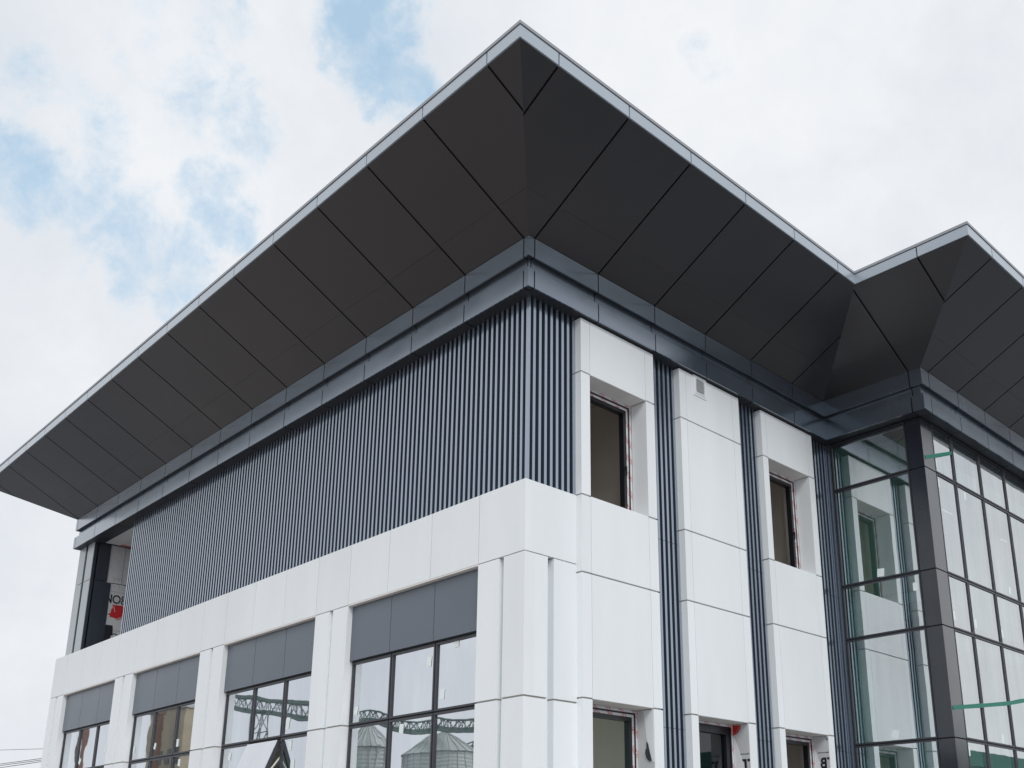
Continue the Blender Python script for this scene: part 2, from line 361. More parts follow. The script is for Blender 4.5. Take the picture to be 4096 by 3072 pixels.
m.box(-.356, -.02, .02, .15, 3.935, 3.957, 1); m.box(-.15, -.02, .15, .359, 3.935, 3.957, 1); m.box(-.827, -.464, .02, .15, 3.935, 3.957, 1); m.box(-.15, -.02, .477, .835, 3.935, 3.957, 1)
m.box(-.454, -.366, .11, .16, .61, 5.62); m.box(-.16, -.11, .369, .467, .61, 5.62)
m.build('pier', [M_white, M_grout], B, label='white corner pier with a vertical groove on each face')
m = MB(); m.box(-15.665, -15.605, .165, 12.9, .61, 6.50); m.build('end_wall', M_white, B)

# ---- white cornice belt
bx = [0, .837, 1.797, 2.737, 3.686, 4.549, 5.497, 6.464, 7.417, 8.286, 9.244, 10.204, 11.139, 11.996, 12.931, 13.89, 14.848, 15.665]
m = MB()
for i, (a, b) in enumerate(zip(bx[:-1], bx[1:])):
    g0 = .0 if i == 0 else .006
    fb(m, 'L', a + g0, b - (.006 if b < 15.6 else 0), -.10, 0, 5.632, 6.515)
fb(m, 'R', .10, .847, -.10, 0, 5.632, 6.515)
fb(m, 'L', .10, 15.6, -.099, -.012, 5.64, 6.505, 1)
m.box(-15.665, -15.60, .10, 12.9, 6.50, 6.515)
for a, b in WX: fb(m, 'L', a + .002, b - .002, -.16, -.004, 5.612, 5.630, 2)
m.build('white_belt', [M_white, M_grout, M_lintel], B)

# ---- ribbed cladding
def ribs(start, lo, hi, pitch, z0, z1, face, d_r, depth=.060, wr=.050):
    m = MB(); pts = [(lo, -depth)] if start > lo + .001 else []
    s = start
    while s < hi - .02:
        e = min(s + wr, hi)
        pts += [(s, -depth), (s + .004, 0), (e - .004, 0), (e, -depth)]; s += pitch
    if pts[-1][0] < hi - .001: pts.append((hi, -depth))
    def P(p, z):
        s_, d = p; d += d_r
        return (-s_, -d, z) if face == 'L' else (d, s_, z)
    v = []; f = []
    for p in pts: v += [P(p, z0), P(p, z1)]
    for i in range(len(pts) - 1):
        a, b, c, e = 2 * i, 2 * i + 2, 2 * i + 3, 2 * i + 1
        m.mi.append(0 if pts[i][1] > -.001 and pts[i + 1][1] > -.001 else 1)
        f.append((a, b, c, e) if face == 'R' else (a, e, c, b))
    mi = m.mi; m.mi = []; m.add(v, f); m.mi = mi; return m
m = ribs(.109, .062, 12.18, .0975, 6.5, 8.985, 'L', -.04)
mt = m; mt.box(-.062, -.004, .040, .0615, 6.50, 8.985)
mt.build('ribbed_cladding', [M_ridge, M_groove], B, label='long dark blue ribbed metal cladding above the white belt')
m = ribs(.105, .062, .843, .0975, 6.5, 8.985, 'R', -.004); m.build('ribbed_cladding', [M_ridge, M_groove], B)
for a, b in ((2.274, 2.842), (4.261, 4.838), (6.29, 6.858)):
    m = MB()
    for z0, z1 in ((.61, 3.80), (3.806, 6.30), (6.306, 8.985)):
        q = ribs(a + .027, a, b, .0973, z0, z1, 'R', -.004)
        n0 = len(m.v); m.v += q.v; m.f += [tuple(n0 + i for i in t) for t in q.f]; m.mi += q.mi
    m.build('ribbed_strip', [M_ridge, M_groove], B)

# ---- projecting white bays on the right facade
BAYS = [(.843, 1.008, 2.096, 2.274, True), (2.842, 2.989, 4.090, 4.261, False), (4.838, 4.981, 6.128, 6.290, True)]
ZL, ZM, ZS, ZH, ZT = 4.001, 5.52, 6.515, 8.184, 8.945
FD = .098
def bay(y0, ya, yb, y1, upper):
    m = MB(); g = .010
    zc = [.61, ZL, ZM, ZS, ZH, ZT]
    for z0, z1 in zip(zc[:-1], zc[1:]):
        a, b = z0 + (g if z0 > 1 else 0), z1 - (g if z1 < ZT else 0)
        m.box(-.17, FD, y0, ya - .003, a, b); m.box(-.17, FD, yb + .003, y1, a, b)
    rows = [(.61, 2.33), (ZL, ZM), (ZM, ZS)] + ([(ZH, ZT)] if upper else [(ZS, ZH), (ZH, ZT)])
    for z0, z1 in rows:
        a, b = z0 + (0 if z0 in (.61, ZL) or (upper and z0 == ZH) else g), z1 - (0 if z1 in (2.33, ZT) or (upper and z1 == ZS) else g)
        m.box(-.17, FD, ya + .003, yb - .003, a, b)
    # sealant behind the joints
    for z in (ZL, ZM, ZS, ZH):
        m.box(-.165, FD - .02, y0 + .015, ya - .006, z - g, z + g, 1); m.box(-.165, FD - .02, yb + .006, y1 - .015, z - g, z + g, 1)
    for z in ((ZM,) if upper else (ZM, ZS, ZH)): m.box(-.165, FD - .02, ya + .006, yb - .006, z - g, z + g, 1)
    for y in (ya, yb):
        for z0, z1 in rows: m.box(-.165, FD - .012, y - .003, y + .003, z0 + .012, z1 - .012, 1)
    # grey lining on the underside of the heads
    for z in ([ZL, ZH] if upper else [ZL]): m.box(-.172, FD - .006, ya + .004, yb - .004, z - .004, z - .0005, 2)
    return m.build('facade_bay', [M_white, M_grout, M_lintel], B)
baysO = [bay(*b) for b in BAYS]

# ---- window frames in the bays
def casement(ya, yb, z0, z1, inner_tape, glazed, handle):
    X0, X1 = -.26, -.175
    m = MB()
    def ring(mb, o, w, x0, x1, mi=0):
        mb.box(x0, x1, ya + o, yb - o, z1 - o - w, z1 - o, mi); mb.box(x0, x1, ya + o, yb - o, z0 + o, z0 + o + w, mi)
        mb.box(x0, x1, ya + o, ya + o + w, z0 + o + w, z1 - o - w, mi); mb.box(x0, x1, yb - o - w, yb - o, z0 + o + w, z1 - o - w, mi)
    ring(m, 0, .055, X0, X1)
    ring(m, .055, .085, X0 - .01, X1 - .012)
    f = m.build('casement_window', M_sash, B)
    t = MB(); ring(t, .0, .034, X1 + .0005, X1 + .004)
    if inner_tape: ring(t, .054, .034, X1 - .0115, X1 - .008)
    t.build('protective_tape', M_tape, f)
    if glazed:
        p = MB(); p.box(X0 + .02, X0 + .028, ya + .13, yb - .13, z0 + .13, z1 - .13); p.build('pane', M_glassd, f)
        b = MB(); b.box(-.75, -.70, ya + .32, ya + .39, z0, z1 - .28); b.box(-.75, -.70, ya + .1, yb - .05, z1 - .62, z1 - .60); b.box(-.75, -.68, yb - .36, yb - .18, z1 - .55, z1 - .15)
        b.build('prop', M_black, f)
    if handle:
        h = MB(); zc = z0 + .72
        h.box(X1 - .012, X1 + .012, yb - .115, yb - .10, zc - .03, zc + .03); h.box(X1 + .002, X1 + .016, yb - .125, yb - .105, zc - .10, zc + .02)
        h.build('handle', M_black, f, bevel=.003)
    return f
for i, (y0, ya, yb, y1, up) in enumerate(BAYS):
    if up: casement(ya + .004, yb - .004, ZS + .004, ZH - .006, True, False, True)
    casement(ya + .004, yb - .004, 2.334, ZL - .008, i != 1, i == 1, i != 1)

# film-covered jambs of the lower windows
def text_mesh(txt, size, name, mtl, mtx, parent, ext=.001, label=None):
    cu = bpy.data.curves.new(name, 'FONT'); cu.body = txt; cu.size = size; cu.extrude = ext; cu.offset = size * .03
    t = bpy.data.objects.new(name + '_tmp', cu); COL.objects.link(t); dg = bpy.context.evaluated_depsgraph_get(); dg.update()
    me = bpy.data.meshes.new_from_object(t.evaluated_get(dg)); bpy.data.objects.remove(t)
    me.transform(mtx); me.materials.clear(); me.materials.append(mtl)
    o = bpy.data.objects.new(name, me); COL.objects.link(o); o.parent = parent
    if parent.type == 'EMPTY': o.location = -parent.location
    if label: o['label'] = label
    return o
def jmat(ox, oz, y, mirror=True, sx=1.0):            # writing plane facing -y; mirrored letters run towards -x
    mm = Matrix(((-sx if mirror else sx, 0, 0, ox), (0, 0, -1, y), (0, 1, 0, oz + DZ), (0, 0, 0, 1)))
    return mm
def quad_y(mb, pts, y, th=.003, mi=0):                # flat polygon (x,z) facing -y
    n = len(pts); v = [(p[0], y, p[1]) for p in pts] + [(p[0], y + th, p[1]) for p in pts]
    mb.add(v, [tuple(range(n)), tuple(range(n, 2 * n))[::-1]] + [(i, n + i, n + (i + 1) % n, (i + 1) % n) for i in range(n)], mi)
def fan(cx, cz, y, r0, r1, a0, a1, teeth):
    m = MB(); step = (a1 - a0) / teeth
    quad_y(m, [(cx, cz)] + [(cx + r0 * math.cos(a), cz + r0 * math.sin(a)) for a in [a0 + (a1 - a0) * k / 10 for k in range(11)]], y)
    for k in range(teeth):
        a, b = a0 + step * k, a0 + step * (k + .72)
        quad_y(m, [(cx + r0 * .97 * math.cos(a), cz + r0 * .97 * math.sin(a)), (cx + r1 * math.cos(a), cz + r1 * math.sin(a)), (cx + r1 * math.cos(b), cz + r1 * math.sin(b)), (cx + r0 * .97 * math.cos(b), cz + r0 * .97 * math.sin(b))], y - .0004)
    return m
FJ = []
for i, yb in ((0, 2.096), (1, 4.090), (2, 6.128)):
    m = MB(); m.box(-.168, .094, yb - .004, yb + .002, 2.35, ZL - .012)
    f = m.build('film_lining', M_film, baysO[i], label='pale blue grey insulation film on the jamb of the lower window'); FJ.append(f)
m = MB(); quad_y(m, [(-.165, 3.985), (-.07, 3.985), (.094, 3.985), (.094, 3.345), (.062, 3.35), (.035, 3.44), (.0, 3.56), (-.02, 3.62), (-.045, 3.80), (-.065, 3.975)], 2.0875); m.build('jamb_panel', M_white, FJ[0])
m = MB(); quad_y(m, [(-.02, 3.60), (.004, 3.57), (.03, 3.46), (.055, 3.36), (.02, 3.355), (-.025, 3.40), (-.045, 3.47), (-.02, 3.50)], 2.078, .006); quad_y(m, [(-.032, 3.49), (.0, 3.53), (.018, 3.45), (.0, 3.39)], 2.066, .01); m.build('torn_foil', M_frame, FJ[0])
fan(-.165, 3.985, 4.082, .095, .135, -math.pi / 2, -.02, 6).build('red_emblem', M_red, FJ[1])
m = MB(); quad_y(m, [(-.165, 3.815), (-.14, 3.80), (-.007, 3.43), (.04, 3.25), (.04, 2.6), (-.165, 2.6)], 4.080); m.build('torn_sheet', M_white, FJ[1])
m = MB()
quad_y(m, [(-.045, 3.517), (.036, 3.515), (.036, 3.30), (.0, 3.30), (.0, 3.486), (-.033, 3.486)], 4.083); m.build('lettering', M_ink, FJ[1]); m = MB(); quad_y(m, [(.052, 3.517), (.092, 3.515), (.092, 3.480), (.052, 3.482)], 4.083)
m.build('lettering', M_ink, FJ[1])
text_mesh('Carbon  Prof  Carbon', .021, 'small_print', M_ink, jmat(.088, 3.578, 4.0835), FJ[1])
text_mesh('B', .215, 'lettering', M_ink, jmat(.048, 3.520, 6.1215, True, .95), FJ[2])
m = MB(); quad_y(m, [(.052, 3.676), (.093, 3.672), (.093, 3.640), (.052, 3.644)], 6.121); m.build('lettering', M_ink, FJ[2])
text_mesh('Carbon  Prof  Carbon', .021, 'small_print', M_ink, jmat(.088, 3.742, 6.1215), FJ[2])
m = MB(); quad_y(m, [(-.165, 3.86), (-.15, 3.80), (-.12, 3.74), (-.095, 3.64), (-.06, 3.53), (-.03, 3.4), (-.165, 3.2)], 6.1175); m.build('torn_sheet', M_white, FJ[2])
m = MB(); quad_y(m, [(.05, 3.985), (.065, 3.95), (.075, 3.925), (.095, 3.94), (.07, 3.96)], 6.116); m.build('torn_foil', M_frame, FJ[2])

# ---- ventilation grille on the second bay
v = MB(); y0, y1, z0, z1 = 3.155, 3.450, 8.635, 8.955
for a, b, c, d in ((y0, y1, z0, z0 + .05), (y0, y1, z1 - .035, z1), (y0, y0 + .05, z0 + .05, z1 - .035), (y1 - .045, y1, z0 + .05, z1 - .035)): v.box(FD + .0005, FD + .014, a, b, c, d)
for a, b, c, d in ((y0 + .03, y1 - .025, z0 + .03, z0 + .05), (y0 + .03, y0 + .05, z0 + .05, z1 - .035), (y1 - .045, y1 - .025, z0 + .05, z1 - .035)): v.box(FD + .0145, FD + .024, a, b, c, d)
vo = v.build('vent_grille', M_white, B, label='small white louvred vent grille high on the middle bay')
v = MB(); v.box(FD + .001, FD + .004, y0 + .05, y1 - .045, z0 + .05, z1 - .035); v.build('duct_opening', M_black, vo)
for k in range(7):
    zc = z0 + .062 + k * .0335; v = MB()
    v.add([(FD + .006, y0 + .05, zc + .004), (FD + .006, y1 - .045, zc + .004), (FD + .014, y1 - .045, zc + .001), (FD + .014, y0 + .05, zc + .001), (FD + .006, y0 + .05, zc + .0155), (FD + .006, y1 - .045, zc + .0155), (FD + .014, y1 - .045, zc + .0125), (FD + .014, y0 + .05, zc + .0125)],
          [(0, 3, 2, 1), (4, 5, 6, 7), (0, 1, 5, 4), (1, 2, 6, 5), (2, 3, 7, 6), (3, 0, 4, 7)])
    v.build('louvre', M_white, vo)

# ---- strip windows of the long facade
ROWS = [(3.955, 4.815), (3.065, 3.935), (2.16, 3.045), (.72, 2.14)]
def pillow(s0, s1, z0, z1, y):                        # a sealed unit bulges a little: a thin curved sheet
    m = MB(); n = 8; k = max(.22, 1 - s0 / 9); amp = k * random.choice((-1, 1, 1)) * random.uniform(.0008, .0020); tx, tz = k * random.uniform(-.0015, .0015), k * random.uniform(-.0015, .0015)
    v = []
    for j in range(n + 1):
        for i in range(n + 1):
            a, b = i / n, j / n; q = amp * 16 * a * (1 - a) * b * (1 - b) + tx * (a - .5) + tz * (b - .5)
            v.append((-(s0 + (s1 - s0) * a), y - q, z0 + (z1 - z0) * b))
    m.add(v, [(j * (n + 1) + i, (j + 1) * (n + 1) + i, (j + 1) * (n + 1) + i + 1, j * (n + 1) + i + 1) for j in range(n) for i in range(n)]); return m
def strip_window(a, b, open_cell=None, stickers=()):
    th = (b - a) / 3
    back = MB()
    fb(back, 'L', a, b, -.20, -.125, 4.805, 5.60)
    fb(back, 'L', a, b, -.19, -.135, 3.93, 3.96)
    for z0, z1 in ((3.03, 3.07), (2.13, 2.17), (.61, .73)): fb(back, 'L', a, b, -.19, -.135, z0, z1)
    for k in (0, 1, 2, 3):
        c = a + th * k; fb(back, 'L', max(c - .014, a), min(c + .014, b), -.185, -.137, .73, 4.80)
    wo = back.build('strip_window', M_black, B)
    fr = MB()
    for k in range(3):
        for ri, (z0, z1) in enumerate(ROWS):
            s0, s1 = a + th * k + .010, a + th * (k + 1) - .010
            if open_cell == (k, ri):
                continue
            t = .026
            fb(fr, 'L', s0, s1, -.18, -.12, z1 - t, z1); fb(fr, 'L', s0, s1, -.18, -.12, z0, z0 + t)
            fb(fr, 'L', s0, s0 + t, -.18, -.12, z0 + t, z1 - t); fb(fr, 'L', s1 - t, s1, -.18, -.12, z0 + t, z1 - t)
            pillow(s0 + t, s1 - t, z0 + t, z1 - t, .142).build('pane', M_glass, wo, smooth=True)
    fr.build('frame', M_frame, wo)
    sp = MB()
    for k in range(3):
        fb(sp, 'L', a + th * k + (.005 if k else .002), a + th * (k + 1) - (.005 if k < 2 else .002), -.124, -.078, 4.838, 5.606)
    sp.build('spandrel_panel', M_spandrel, wo)
    for (x, z, w_, h_, tl) in stickers:
        q = MB(); c, s_ = math.cos(tl), math.sin(tl); pts = [(-w_, -h_), (w_, -h_), (w_, h_), (-w_, h_)]
        quad_y(q, [(x + px * c - pz * s_, z + px * s_ + pz * c) for px, pz in pts], .1365, .0012); q.build('sticker', M_paper, wo)
    return wo
strip_window(*WX[0], stickers=[(-1.93, 4.602, .045, .065, -.1), (-1.64, 4.156, .045, .065, -.12), (-2.47, 3.805, .045, .06, -.1), (-3.54, 4.145, .04, .055, -.3), (-1.38, 4.745, .04, .04, 0)])
w2 = strip_window(*WX[1], open_cell=(1, 1), stickers=[(-5.36, 4.144, .05, .085, -.15), (-5.25, 3.812, .05, .075, 0), (-7.12, 3.778, .045, .06, -.25), (-5.14, 3.519, .055, .08, 0)])
strip_window(*WX[2], stickers=[(-10.06, 4.166, .04, .055, -.3), (-9.12, 4.152, .045, .065, 0), (-8.97, 3.803, .045, .06, 0), (-10.99, 4.164, .04, .06, -.1)])
strip_window(*WX[3], stickers=[(-13.73, 4.137, .05, .06, -.6), (-12.43, 4.293, .05, .08, 0)])
# the top-hung sash standing open in the second strip window
th = (WX[1][1] - WX[1][0]) / 3; s0, s1 = WX[1][0] + th + .012, WX[1][0] + 2 * th - .012
sa = MB(); t = .045; H = .83
fb(sa, 'L', s0, s1, -.03, .03, -t, 0); fb(sa, 'L', s0, s1, -.03, .03, -H, -H + t); fb(sa, 'L', s0, s0 + t, -.03, .03, -H + t, -t); fb(sa, 'L', s1 - t, s1, -.03, .03, -H + t, -t)
so = sa.build('open_sash', M_frame, w2, label='top-hung sash pushed open at the bottom')
pa = MB(); fb(pa, 'L', s0 + .004, s1 - .004, .0305, .0365, -H + .004, -.004); po = pa.build('pane', M_glass, so)
for me in (so.data, po.data):
    for vv in me.vertices: vv.co.z -= DZ
so.rotation_euler.x = -math.radians(22); so.location = so.location + Vector((0, .112, 3.897 + DZ))
st = MB()
for s_ in (s0 + .01, s1 - .01):
    st = MB(); st.tube([(-s_, .15, 3.66), (-s_, -.03, 3.42), (-s_, .15, 3.26)], .017, 6); st.build('window_stay', M_wood, w2)

# ---- recessed loggia at the far end of the long facade
XR = -14.25
m = MB()
m.box(-14.750, -15.12, .01, .022, 6.516, 8.102); m.box(-14.750, -15.12, .01, .022, 8.116, 8.98)
m.box(XR + .002, -14.622, .01, .022, 6.516, 8.102); m.box(XR + .002, -14.622, .01, .022, 8.116, 8.98)
m.box(-14.25, -15.11, .085, .11, 6.516, 8.98, 1); m.box(XR - .02, -15.11, .11, .37, 6.516, 8.98, 1)
m.box(-15.12, -15.09, .06, 12.9, 6.516, 8.98, 0)
m.box(XR - .018, XR, .023, .377, 6.516, 8.112, 1); m.box(XR - .018, XR, .023, .377, 8.126, 8.98, 1)
m.box(XR - .022, XR - .006, .378, .474, 6.516, 8.108, 1)
pe = m.build('end_pier', [M_ltclad, M_dkclad], B, label='slim dark pier with two light strips at the far end of the long facade')
m = MB(); m.box(XR - .20, XR - .024, .379, 2.3, 6.516, 8.98); m.box(XR - .20, -12.18, 2.3, 2.4, 6.516, 8.98); m.box(-12.20, -12.182, .09, 2.29, 6.516, 8.98)
m.box(XR + .1, -12.19, .196, 2.3, 8.966, 8.99)
lo = m.build('loggia_lining', M_film, B, label='white insulation boards with black print lining the recess in the long facade')
def quad_x(mb, pts, x, th=.002, mi=0):                # polygon (y,z) facing +x
    n = len(pts); v = [(x, p[0], p[1]) for p in pts] + [(x - th, p[0], p[1]) for p in pts]
    mb.add(v, [tuple(range(n)), tuple(range(n, 2 * n))[::-1]] + [(i, n + i, n + (i + 1) % n, (i + 1) % n) for i in range(n)], mi)
X = XR - .0215
q = MB()
ring = []
for k in range(24):
    a = 2 * math.pi * k / 24; b = 2 * math.pi * (k + 1) / 24
    quad_x(q, [(.645 + .062 * math.cos(a), 7.763 + .066 * math.sin(a)), (.645 + .062 * math.cos(b), 7.763 + .066 * math.sin(b)), (.645 + .092 * math.cos(b), 7.763 + .100 * math.sin(b)), (.645 + .092 * math.cos(a), 7.763 + .100 * math.sin(a))], X)
q.build('letter', M_ink, lo); q = MB()
quad_x(q, [(.510, 7.86), (.543, 7.86), (.543, 7.66), (.515, 7.66)], X); quad_x(q, [(.476, 7.80), (.476, 7.74), (.515, 7.665), (.53, 7.70)], X); q.build('letter', M_ink, lo); q = MB()
for zc in (7.81, 7.715):
    for k in range(12):
        a = math.pi / 2 + math.pi * k / 12; b = math.pi / 2 + math.pi * (k + 1) / 12
        quad_x(q, [(.80 + .03 * math.cos(a), zc + .022 * math.sin(a)), (.80 + .03 * math.cos(b), zc + .022 * math.sin(b)), (.80 + .055 * math.cos(b), zc + .055 * math.sin(b)), (.80 + .055 * math.cos(a), zc + .055 * math.sin(a))], X)
q.build('letter', M_ink, lo); q = MB()
quad_x(q, [(.455, 7.165), (.63, 7.170), (.645, 7.10), (.65, 7.03), (.655, 7.0), (.62, 6.92), (.60, 6.6), (.475, 6.6), (.475, 7.0)], X); q.build('black_patch', M_ink, lo); q = MB()
for k in range(9):
    a = .2 + (math.pi - .4) * k / 9; b = .2 + (math.pi - .4) * (k + 1) / 9
    quad_x(q, [(.70 + .05 * math.cos(a), 6.93 + .05 * math.sin(a)), (.70 + .05 * math.cos(b), 6.93 + .05 * math.sin(b)), (.70 + .07 * math.cos(b), 6.93 + .07 * math.sin(b)), (.70 + .07 * math.cos(a), 6.93 + .07 * math.sin(a))], X)
q.build('letter', M_ink, lo); q = MB()
quad_x(q, [(.48, 8.122), (1.6, 8.13), (1.6, 8.116), (.48, 8.108)], X); quad_x(q, [(.44, 7.93), (1.2, 7.935), (1.2, 7.932), (.44, 7.927)], X)
quad_x(q, [(.655, 7.055), (1.2, 7.06), (1.2, 7.057), (.655, 7.052)], X); quad_x(q, [(.704, 8.97), (.709, 8.97), (.706, 8.13), (.701, 8.13)], X)
q.build('board_seam', M_ink, lo); q = MB()
for k in range(16):
    y, z, a = random.uniform(.50, .78), random.uniform(8.14, 8.24), random.uniform(0, 3); quad_x(q, [(y, z), (y + .03 * math.cos(a), z + .03 * math.sin(a)), (y + .03 * math.cos(a) - .008, z + .03 * math.sin(a) + .008)], X)
for k in range(4):
    y, z = random.uniform(.52, .75), random.uniform(7.95, 8.08); quad_x(q, [(y, z), (y + .02, z + .05), (y + .026, z + .045)], X)
q.build('loose_marks', M_ink, lo)
q = MB(); quad_x(q, [(.573, 7.632), (.78, 7.642), (.84, 7.60), (.83, 7.45), (.78, 7.38), (.70, 7.34), (.63, 7.34), (.585, 7.355), (.545, 7.345), (.542, 7.39), (.476, 7.402), (.552, 7.44), (.560, 7.54), (.585, 7.555)], X)
for k in range(8):
    a = -1.75 + k * .22; quad_x(q, [(.70 + .10 * math.cos(a), 7.45 + .11 * math.sin(a)), (.70 + .145 * math.cos(a), 7.45 + .15 * math.sin(a)), (.70 + .145 * math.cos(a + .12), 7.45 + .15 * math.sin(a + .12)), (.70 + .10 * math.cos(a + .12), 7.45 + .11 * math.sin(a + .12))], X - .0003)
q.build('red_emblem', M_red, lo)
q = MB(); q.box(XR + .14, XR + .22, .52, 1.0, 8.960, 8.9645); q.build('red_stripe', M_red, lo)
q = MB(); quad_x(q, [(.590, 7.62), (.603, 7.615), (.648, 7.475), (.634, 7.475)], X + .001); q.build('emblem_line', M_film, lo)

# ---- glazed wing
TZ = [8.104, 6.443, 5.565, 3.895, 2.2, .62]
m = MB()
fb(m, 'S', .0, .10, -.05, 0.004, .61, 8.96); m.box(-.05, -.0, 6.862, 7.0, .61, 8.96)
m.build('corner_trim', M_band, B)
MY = [GY, 7.237] + [7.945 + 1.033 * k for k in range(8)]
TOPZ = 8.955
def curtain(face, cols, name, label):
    b = MB(); s_lo, s_hi = cols[0], cols[-1]
    for z in TZ: fb(b, face, s_lo, s_hi, -.10, -.012, z - .012, z + .012)
    fb(b, face, s_lo, s_hi, -.10, -.012, TOPZ - .05, TOPZ)
    for c in cols: fb(b, face, max(c - .012, s_lo), min(c + .012, s_hi), -.095, -.014, .61, TOPZ)
    wo = b.build(name, M_black, B, label=label)
    fr = MB(); zz = [TOPZ] + TZ
    for c0, c1 in zip(cols[:-1], cols[1:]):
        for z1, z0 in zip(zz[:-1], zz[1:]):
            a, c, lo_, hi = c0 + .010, c1 - .010, z0 + .010, z1 - .010; t = .022
            fb(fr, face, a, c, -.06, .0, hi - t, hi); fb(fr, face, a, c, -.06, 0, lo_, lo_ + t); fb(fr, face, a, a + t, -.06, 0, lo_ + t, hi - t); fb(fr, face, c - t, c, -.06, 0, lo_ + t, hi - t)
            p = MB(); fb(p, face, a + t, c - t, -.030, -.018, lo_ + t, hi - t); p.build('pane', M_glassw, wo)
    fr.build('frame', M_frame, wo)
    return wo
cs = curtain('S', [.10, 1.462], 'curtain_wall', 'narrow glazed side of the wing reflecting the white bays')
cf = curtain('F', [7.235] + MY[2:], 'curtain_wall', 'glazed front of the wing with a grid of thin dark frames')
m = MB()
zz = [TOPZ] + TZ
for z1, z0 in zip(zz[:-1], zz[1:]):
    m.box(1.464, GX - .003, GY + .003, GY + .06, z0 + .010, z1 - .010); m.box(GX - .06, GX - .003, GY + .06, 7.233, z0 + .010, z1 - .010)
m.box(1.50, GX - .02, GY + .02, 7.2, .61, TOPZ, 1)
m.build('corner_post', [M_post, M_black], B, label='glossy dark corner post of the glazed wing')
def sticker_f(y, z, w_, h_, tl=0):
    q = MB(); c, s_ = math.cos(tl), math.sin(tl)
    quad_x(q, [(y + a * c - b * s_, z + a * s_ + b * c) for a, b in ((-w_, -h_), (w_, -h_), (w_, h_), (-w_, h_))], GX - .0165, .001); q.build('sticker', M_paper, cf)
for y, z in ((7.30, 8.286), (7.31, 7.945), (8.263, 7.964), (7.33, 5.781), (8.08, 5.777), (9.629, 6.60), (9.074, 5.768), (8.579, 4.01), (7.31, 3.731)): sticker_f(y, z, .04, .07, -.08)
for x, z, tl in ((.805, 6.558, -.1), (1.375, 6.225, 0), (.796, 4.012, -.25)):
    q = MB(); c, s_ = math.cos(tl), math.sin(tl)
    quad_y(q, [(x + a * c - b * s_, z + a * s_ + b * c) for a, b in ((-.06, -.065), (.06, -.065), (.06, .065), (-.06, .065))], GY + .016, .001); q.build('sticker', M_paper, cs)
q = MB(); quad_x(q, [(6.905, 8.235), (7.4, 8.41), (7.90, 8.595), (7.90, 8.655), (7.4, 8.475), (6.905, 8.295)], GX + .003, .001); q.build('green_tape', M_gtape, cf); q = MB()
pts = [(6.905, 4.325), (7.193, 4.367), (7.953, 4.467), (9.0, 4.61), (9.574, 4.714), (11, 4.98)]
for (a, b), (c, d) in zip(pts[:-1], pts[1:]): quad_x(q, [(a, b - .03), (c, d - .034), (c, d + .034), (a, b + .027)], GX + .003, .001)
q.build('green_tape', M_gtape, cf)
# inside the wing
m = MB()
m.box(-.10, -.02, 7.02, 16, .61, 8.9); m.box(.02, .34, 7.0, 7.28, .61, 8.9)
m.build('interior_wall', M_inwhite, B)
m = MB(); m.box(.0, 1.60, 7.30, 7.42, 6.30, 8.9); m.build('partition', M_plaster, B)
m = MB(); m.box(.0, 1.60, 6.96, 16, 8.90, 8.955); m.box(.36, 1.60, 7.0, 7.29, 5.78, 6.02); m.box(-.02, 1.60, 7.43, 16, 5.75, 6.05); m.box(-.02, 1.60, 6.96, 16, .605, .68)
for k in range(5): m.box(.02, 1.55, 8.4 + 1.6 * k, 8.6 + 1.6 * k, 8.72, 8.89)
m.build('floor_slab', M_conc, B)
m = MB(); m.box(1.30, 1.60, 15.8, 16, .6, 8.96); m.box(-.4, 1.7, 16.0, 16.2, .6, 8.96); m.build('rear_wall', M_white, B)

for k, y in enumerate((8.25, 10.35, 12.45)):
    m = MB(); m.box(.75, 1.05, y, y + .3, .7, 8.88); m.build('interior_column', M_inwhite, B)
m = MB(); m.box(1.2, 1.5, 7.5, 15.8, 8.35, 8.6); m.box(1.2, 1.4, 7.5, 15.8, 5.5, 5.62); m.build('duct', M_wood, B)
# ------------------------------------------------------------------ overhead cables at the far left
def cable(p0, p1, r, label):
    m = MB(); P0, P1 = Vector(p0), Vector(p1); pts = []
    for k in range(25):
        t = k / 24; q = P0.lerp(P1, t); q.z -= .25 * 4 * t * (1 - t) * 0; pts.append(tuple(q))
    m.tube(pts, r, 6); tag(m.build('power_cable', M_cable), label, 'cable', 'overhead cables left of the office building')
for (za, zb, r_, lab) in ((14.917, 13.94, .013, 'thin single cable crossing the sky on its own above the bunch of three'), (13.234, 12.885, .017, 'top cable of the bunch of three left of the white end pier'),
                      (13.055, 12.713, .017, 'middle cable of the bunch of three left of the white end pier'), (12.785, 12.54, .017, 'lowest cable of the bunch of three left of the white end pier')):
    f = .4657; xa, xb = 8.227 + (-127.2 - 8.227) * f, 8.227 + (-112.2 - 8.227) * f; z0 = 2.199 + (za - 2.199) * f; z1 = 2.199 + (zb - 2.199) * f
    sl = (z1 - z0) / (xb - xa); cable((-84, 10, z0 + sl * (-84 - xa)), (-15.66, 10, z0 + sl * (-15.66 - xa)), r_, lab)
pl = empty('utility_pole', (-84, 10, 0), 'grey concrete utility pole carrying the overhead cables', 'utility pole')
m = MB(); m.tube([(-84, 10.15, .55), (-84, 10.15, 12.5)], [.2, .12], 10); m.build('pole', M_conc, pl); m = MB(); m.box(-84.05, -83.95, 9.2, 11.1, 8.7, 8.8); m.build('crossarm', M_gantry, pl)

